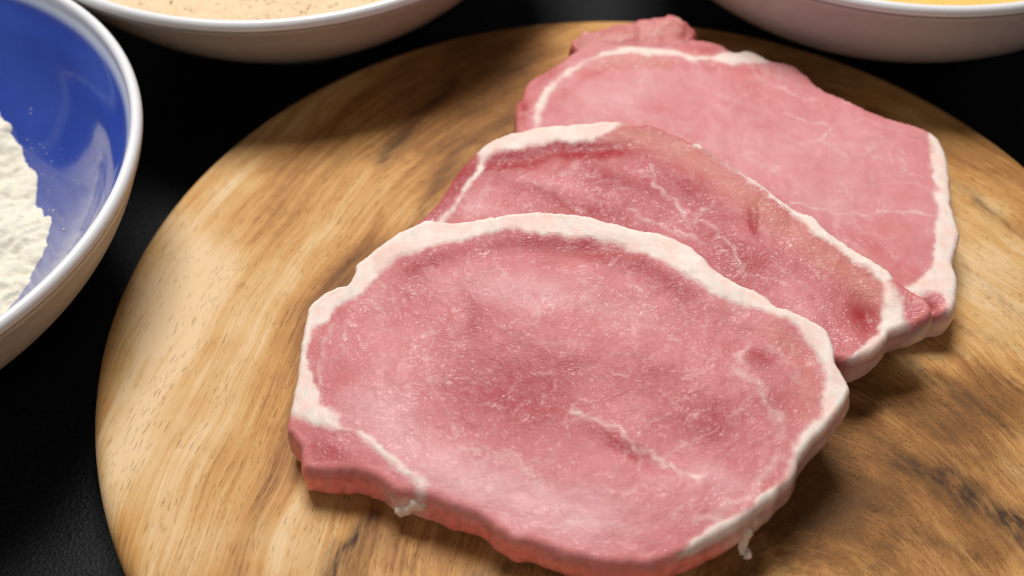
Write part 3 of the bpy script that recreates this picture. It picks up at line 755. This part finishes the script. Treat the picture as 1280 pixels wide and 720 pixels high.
def build_slice(key, parent, step, seed, base_tone, names, fat_raise=0.9, rt=1.8, rough_edge=0.3, wetness=1.0):
    D = TRACE[key]
    a, b, c = D['plane']
    a *= 1000
    th = D['th'] * 1000
    O = catmull([q[:2] for q in D['outline']], step)
    nrm = np.roll(O, -1, 0) - np.roll(O, 1, 0)
    nrm /= np.linalg.norm(nrm, axis=1)[:, None] + 1e-9
    area = 0.5 * np.sum(O[:, 0] * np.roll(O[:, 1], -1) - np.roll(O[:, 0], -1) * O[:, 1])
    if area < 0:
        O = O[::-1].copy()
        nrm = -nrm[::-1]
    nout = np.stack([nrm[:, 1], -nrm[:, 0]], 1)
    O = O + nout * (fbm(O[:, 0] / 3.5, O[:, 1] / 3.5, seed, 2) * rough_edge)[:, None]
    # resample evenly
    seg = np.linalg.norm(np.roll(O, -1, 0) - O, axis=1)
    cum = np.concatenate([[0], np.cumsum(seg)])
    n = int(cum[-1] / step)
    t = np.arange(n) * cum[-1] / n
    OO = np.vstack([O, O[:1]])
    O = np.stack([np.interp(t, cum, OO[:, 0]), np.interp(t, cum, OO[:, 1])], 1)
    nrm = np.roll(O, -2, 0) - np.roll(O, 2, 0)
    nrm /= np.linalg.norm(nrm, axis=1)[:, None] + 1e-9
    nout = np.stack([nrm[:, 1], -nrm[:, 0]], 1)
    # interior points
    rs = np.random.RandomState(seed)
    gx = np.arange(O[:, 0].min(), O[:, 0].max(), step)
    gy = np.arange(O[:, 1].min(), O[:, 1].max(), step * 0.9)
    G = np.stack(np.meshgrid(gx, gy, indexing='ij'), -1)
    G[:, ::2, 0] += step / 2
    G = G.reshape(-1, 2)
    G = G[inside(G, O)]
    G = G[seg_dist(G, O, True) > step * 0.6]
    G += (rs.rand(*G.shape) - 0.5) * step * 0.25
    pts = [Vector(p) for p in np.vstack([O, G])]
    edges = [(i, (i + 1) % n) for i in range(n)]
    cv, ce, cf, _, _, _ = delaunay_2d_cdt(pts, edges, [], 1, 1e-7)
    P = np.array([(q[0], q[1]) for q in cv])
    T = [tuple(f) for f in cf]
    assert len(P) == len(pts)

    def masks(Q):
        wq = Q + np.stack([fbm(Q[:, 0] / 5, Q[:, 1] / 5, seed + 11), fbm(Q[:, 0] / 5, Q[:, 1] / 5, seed + 17)], 1) * 0.6
        sd = np.full(len(Q), -1e9)
        for L in D['lean']:
            sd = np.maximum(sd, signed(wq, L))
        fat = smooth01((-sd + 0.2 + fbm(Q[:, 0] / 1.6, Q[:, 1] / 1.6, seed + 23, 3) * 0.35) / (1.3 + 2.6 * np.clip(fbm(Q[:, 0] / 9, Q[:, 1] / 9, seed + 27, 2) + 0.25, 0, 1)))
        vein = np.zeros(len(Q))
        br = 0.55 + 0.75 * np.clip(fbm(Q[:, 0] / 4, Q[:, 1] / 4, seed + 29, 3) + 0.4, 0, 1)
        wv = Q + np.stack([fbm(Q[:, 0] / 4, Q[:, 1] / 4, seed + 41), fbm(Q[:, 0] / 4, Q[:, 1] / 4, seed + 43)], 1) * 1.2
        for line, w, s in D['veins']:
            vein = np.maximum(vein, s * np.exp(-(seg_dist(wv, line, False) / (w * 0.65)) ** 2) * br)
        rn = fbm(wv[:, 0] / 12, wv[:, 1] / 15, seed + 101, 3)
        net = np.exp(-(rn / 0.04) ** 2) * smooth01(0.35 + fbm(Q[:, 0] / 15, Q[:, 1] / 15, seed + 107, 2) * 1.3) * 0.36
        vein = np.maximum(vein, net)
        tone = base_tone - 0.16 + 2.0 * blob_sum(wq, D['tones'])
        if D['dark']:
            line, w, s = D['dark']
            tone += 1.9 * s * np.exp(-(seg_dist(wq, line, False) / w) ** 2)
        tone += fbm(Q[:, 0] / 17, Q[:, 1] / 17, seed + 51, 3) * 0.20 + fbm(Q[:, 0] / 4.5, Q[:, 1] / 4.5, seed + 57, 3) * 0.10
        tan = np.zeros(len(Q))
        if D['tan']:
            line, w, s = D['tan']
            tan = s * np.exp(-(seg_dist(wq, line, False) / w) ** 2)
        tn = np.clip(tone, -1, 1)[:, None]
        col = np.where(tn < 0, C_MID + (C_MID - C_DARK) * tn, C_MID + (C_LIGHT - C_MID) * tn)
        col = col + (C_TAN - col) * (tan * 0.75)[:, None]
        col = col + (C_FAT * (0.95, 0.86, 0.86) - col) * np.clip(vein * 0.8, 0, 1)[:, None]
        return sd, fat, vein, tan, col
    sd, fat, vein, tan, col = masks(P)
    dO = seg_dist(P, O, True)
    dO[:n] = 0
    zt = a + b * P[:, 0] + c * P[:, 1]
    rel = blob_sum(P, D['dips'])
    rel += fbm(P[:, 0] / 26, P[:, 1] / 26, seed + 61, 2) * 0.7 + fbm(P[:, 0] / 8, P[:, 1] / 8, seed + 63, 2) * 0.16 + fbm(P[:, 0] / 2.6, P[:, 1] / 2.6, seed + 67, 2) * 0.035
    rel += vein * 0.12
    ridged = 1 - np.abs(fbm(P[:, 0] / 5 + 9, P[:, 1] / 7, seed + 69, 3))
    rel += (ridged - 0.8) * 0.16 * (1 - fat)
    ow = np.array(D['outline'])
    lo = np.zeros(len(P)); ws = np.full(len(P), 1e-9)
    near = dO < 5
    for ox, oy, w in ow:
        g = np.exp(-((P[near, 0] - ox) ** 2 + (P[near, 1] - oy) ** 2) / 4.5 ** 2)
        lo[near] += g * w; ws[near] += g
    rt = rt * (0.42 + 0.58 * lo / ws)
    q = np.clip(1 - dO / rt, 0, 1)
    roundoff = rt * (1 - np.sqrt(np.clip(1 - q * q, 0, 1)))
    fade = smooth01(dO / 2.0)
    zt = zt + rel * (0.4 + 0.6 * fade) - roundoff
    low = (lo / ws * smooth01(1 - dO / 3.2) * (1 - fat) * 0.65)[:, None]
    col = col + (np.array((0.74, 0.27, 0.245)) - col) * low  # low rounded edges tinted brighter, in place of fill light on them
    fat_h = fat * fat_raise * (0.85 + 0.35 * fbm(P[:, 0] / 6, P[:, 1] / 6, seed + 71, 2)) * smooth01((dO + 0.8) / 2)
    # walls
    wc = np.array([(w[0], w[1]) for w in D['walls']])
    inner = O - nout * 1.6
    _, wf, _, wt, wcol = masks(inner)
    wv = wf.copy()
    ov = np.zeros((n, 3)); ofat = np.zeros(n); wsum = np.zeros(n)
    for (wx, wy, kind) in D['walls']:
        g = np.exp(-((O[:, 0] - wx) ** 2 + (O[:, 1] - wy) ** 2) / 5.0 ** 2) + 1e-9
        ov += g[:, None] * np.array(WALL[kind][0]); ofat += g * WALL[kind][1]; wsum += g
    use = smooth01(wsum * 2.5)
    ov /= wsum[:, None]; ofat /= wsum
    layers = 9
    zb = a + b * O[:, 0] + c * O[:, 1] - th
    V = [np.column_stack([P, zt])]
    COLS, FATS = [col], [fat]
    ztop = zt[:n]
    arc = np.arange(n) * step
    for k in range(1, layers + 1):
        s = k / layers
        bulge = 0.55 * math.sin(math.pi * min(1, s * 1.25)) - 2.0 * max(0, (s - 0.72) / 0.28) ** 2
        jit = fbm(arc / 3.0, np.full(n, s * 3.0) + seed, seed + 81, 3) * 0.16 * min(1, s * 2)
        jit += (1 - np.abs(fbm(arc / 6.0, np.full(n, s * 1.2), seed + 87, 2)) - 0.75) * 0.2 * min(1, s * 2)
        jit += fbm(arc / 9.0, np.full(n, s * 1.6) + 5, seed + 83, 2) * 0.7 * math.sin(math.pi * s)
        z = ztop + (zb - ztop) * s
        p = O + nout * (bulge + jit)[:, None]
        V.append(np.column_stack([p, z]))
        m = (use * smooth01(np.array(0.25 + s * 2.2)))[:, None]
        mott = (1 + 0.25 * fbm(arc / 2.2, np.full(n, s * 4.0), seed + 91, 3))[:, None]
        basec = wcol
        COLS.append(np.clip((basec + (ov - basec) * m) * mott, 0.01, 0.9))
        FATS.append(np.clip(wf + (ofat - wf) * m[:, 0], 0, 1))
    cen = O.mean(0)
    V.append(np.array([[cen[0], cen[1], a + b * cen[0] + c * cen[1] - th]]))
    COLS.append(C_MID[None]); FATS.append(np.zeros(1))
    V = np.vstack(V); COLS = np.vstack(COLS); FATS = np.concatenate(FATS)
    np0 = len(P)
    W = []
    ring = [np.arange(n)] + [np0 + k * n + np.arange(n) for k in range(layers)]
    for k in range(layers):
        for i in range(n):
            j = (i + 1) % n
            W.append((ring[k][j], ring[k][i], ring[k + 1][i], ring[k + 1][j]))
    cap = [(ring[-1][(i + 1) % n], ring[-1][i], len(V) - 1) for i in range(n)]
    NO = np.zeros((len(V), 3)); NO[:np0, 2] = 1
    NO[:n, :2] += nout * 0.7
    for k in range(layers):
        NO[np0 + k * n: np0 + (k + 1) * n, :2] = nout
    colmix = COLS.copy()
    fm = FATS[:, None].copy()
    fm[np0:] = 0
    fatcol = C_FAT * (0.94 + 0.10 * fbm(V[:, 0] / 3, V[:, 1] / 3, seed + 95, 3))[:, None]
    fatcol = fatcol + (np.array((0.78, 0.52, 0.44)) - fatcol) * np.clip(fbm(V[:, 0] / 6, V[:, 1] / 6, seed + 97, 3) * 1.2, 0, 0.65)[:, None]
    colmix = colmix + (fatcol - colmix) * fm
    rgba = np.column_stack([np.clip(colmix, 0.01, 0.9), np.ones(len(V))])
    fat_lift = np.zeros(len(V)); fat_lift[:np0] = fat_h
    lift = (FATS - 0.5) * 0.08
    wet = np.clip(0.85 + 0.5 * fbm(V[:, 0] / 11, V[:, 1] / 11, seed + 99, 3), 0.35, 1.4) * wetness
    rimd = np.full(len(V), 0.0); rimd[:np0] = dO
    iswall = np.zeros(len(V)); iswall[:np0] = smooth01(1 - dO / 2.5) * 0.6
    for k in range(layers):
        rimd[np0 + k * n: np0 + (k + 1) * n] = -(k + 1) * th / layers
        iswall[np0 + k * n: np0 + (k + 1) * n] = 1
    # lean body: the whole slab, sunk a little where the fat covers it
    up = np.zeros((len(V), 3)); up[:, 2] = fat_lift
    VL = V + up - NO * np.maximum(0, FATS - 0.5)[:, None] * 0.6
    attrs = {'flesh': ('FLOAT_COLOR', rgba), 'fat': ('FLOAT', FATS), 'wet': ('FLOAT', wet), 'rimd': ('FLOAT', rimd), 'wall': ('FLOAT', iswall)}
    off = np.array(parent.location) * 1000
    T2 = [f if np.cross(P[f[1]] - P[f[0]], P[f[2]] - P[f[0]]) > 0 else f[::-1] for f in T]
    lean = mesh_object(names[0], (VL - off) / 1000, T2 + W + cap, M_PORK, parent, attrs)
    # fat rim: its own skin, rising out of the lean along the marbled border
    allf = T2 + W
    sel = [f for f in allf if max(FATS[list(f)]) > 0.3]
    used = np.array(sorted({i for f in sel for i in f}), int)
    if len(used) and names[1]:
        remap = -np.ones(len(V), int); remap[used] = np.arange(len(used))
        VF = V + up + NO * lift[:, None]
        at = {'flesh': ('FLOAT_COLOR', rgba[used]), 'fat': ('FLOAT', FATS[used]), 'wet': ('FLOAT', wet[used]), 'rimd': ('FLOAT', rimd[used]), 'wall': ('FLOAT', iswall[used])}
        mesh_object(names[1], (VF[used] - off) / 1000, [tuple(remap[list(f)]) for f in sel], M_PORK, parent, at)
    for line, rad in D['strands']:
        build_strand(line, rad, parent, off)
    return lean

def build_strand(line, rad, parent, off):
    L = np.array(line, float); R = np.array(rad, float)
    t = np.linspace(0, len(L) - 1, 26)
    i = np.clip(t.astype(int), 0, len(L) - 2); f = (t - i)[:, None]
    p0, p1, p2, p3 = L[np.maximum(i - 1, 0)], L[i], L[i + 1], L[np.minimum(i + 2, len(L) - 1)]
    C = 0.5 * (2 * p1 + (p2 - p0) * f + (2 * p0 - 5 * p1 + 4 * p2 - p3) * f * f + (3 * p1 - p0 - 3 * p2 + p3) * f ** 3)
    rr = np.interp(t, np.arange(len(L)), R)
    rr[-1] *= 0.35; rr[-2] *= 0.8; rr[0] *= 0.3; rr[1] *= 0.8
    V, F = [], []
    n = 14
    for k in range(len(C)):
        d = Vector(C[min(k + 1, len(C) - 1)] - C[max(k - 1, 0)]).normalized()
        u = d.orthogonal().normalized(); w = d.cross(u)
        for q in range(n):
            an = 2 * math.pi * q / n
            nz = 1 + 0.16 * math.sin(an * 3 + k * 0.9) + 0.1 * math.sin(k * 1.7)
            V.append(Vector(C[k]) + (u * math.cos(an) + w * math.sin(an)) * rr[k] * nz)
    for k in range(len(C) - 1):
        for q in range(n):
            F.append((k * n + q, k * n + (q + 1) % n, (k + 1) * n + (q + 1) % n, (k + 1) * n + q))
    F.append(tuple(range(n))[::-1]); F.append(tuple((len(C) - 1) * n + q for q in range(n)))
    V = (np.array(V) - off) / 1000
    m = len(V)
    cols = np.tile((0.84, 0.62, 0.50, 1.0), (m, 1))
    mesh_object('fat_strand', V, F, M_PORK, parent, {'flesh': ('FLOAT_COLOR', cols), 'fat': ('FLOAT', np.full(m, 0.9)), 'wet': ('FLOAT', np.ones(m)), 'rimd': ('FLOAT', np.tile(np.arange(n) * 0.5, m // n)), 'wall': ('FLOAT', np.full(m, 0.5))})

GROUP = 'raw pork loin slices fanned out on the board'
chop_back = empty('pork_slice', (0.045, 0.050, 0.0005), 'pale pink raw pork slice lying furthest back, lowest of the overlapping three', 'pork slice', GROUP)
build_slice('C', chop_back, 0.75, 300, 0.38, ('lean_meat', 'fat_rim'), 0.08, wetness=0.7)
build_slice('F', chop_back, 0.6, 340, 0.05, ('muscle_flap', None), 0.3, 2.0, 1.1, wetness=0.4)
chop_mid = empty('pork_slice', (0.015, 0.020, 0.0005), 'darker red raw pork slice in the middle with tan edge, between two others', 'pork slice', GROUP)
build_slice('B', chop_mid, 0.65, 200, -0.22, ('lean_meat', 'fat_rim'), 0.08)
chop_front = empty('pork_slice', (-0.015, -0.030, 0.0005), 'large raw pork slice in front, topmost, with thick white fat rim', 'pork slice', GROUP)
build_slice('A', chop_front, 0.55, 100, 0.12, ('lean_meat', 'fat_rim'), 0.08, wetness=0.85)
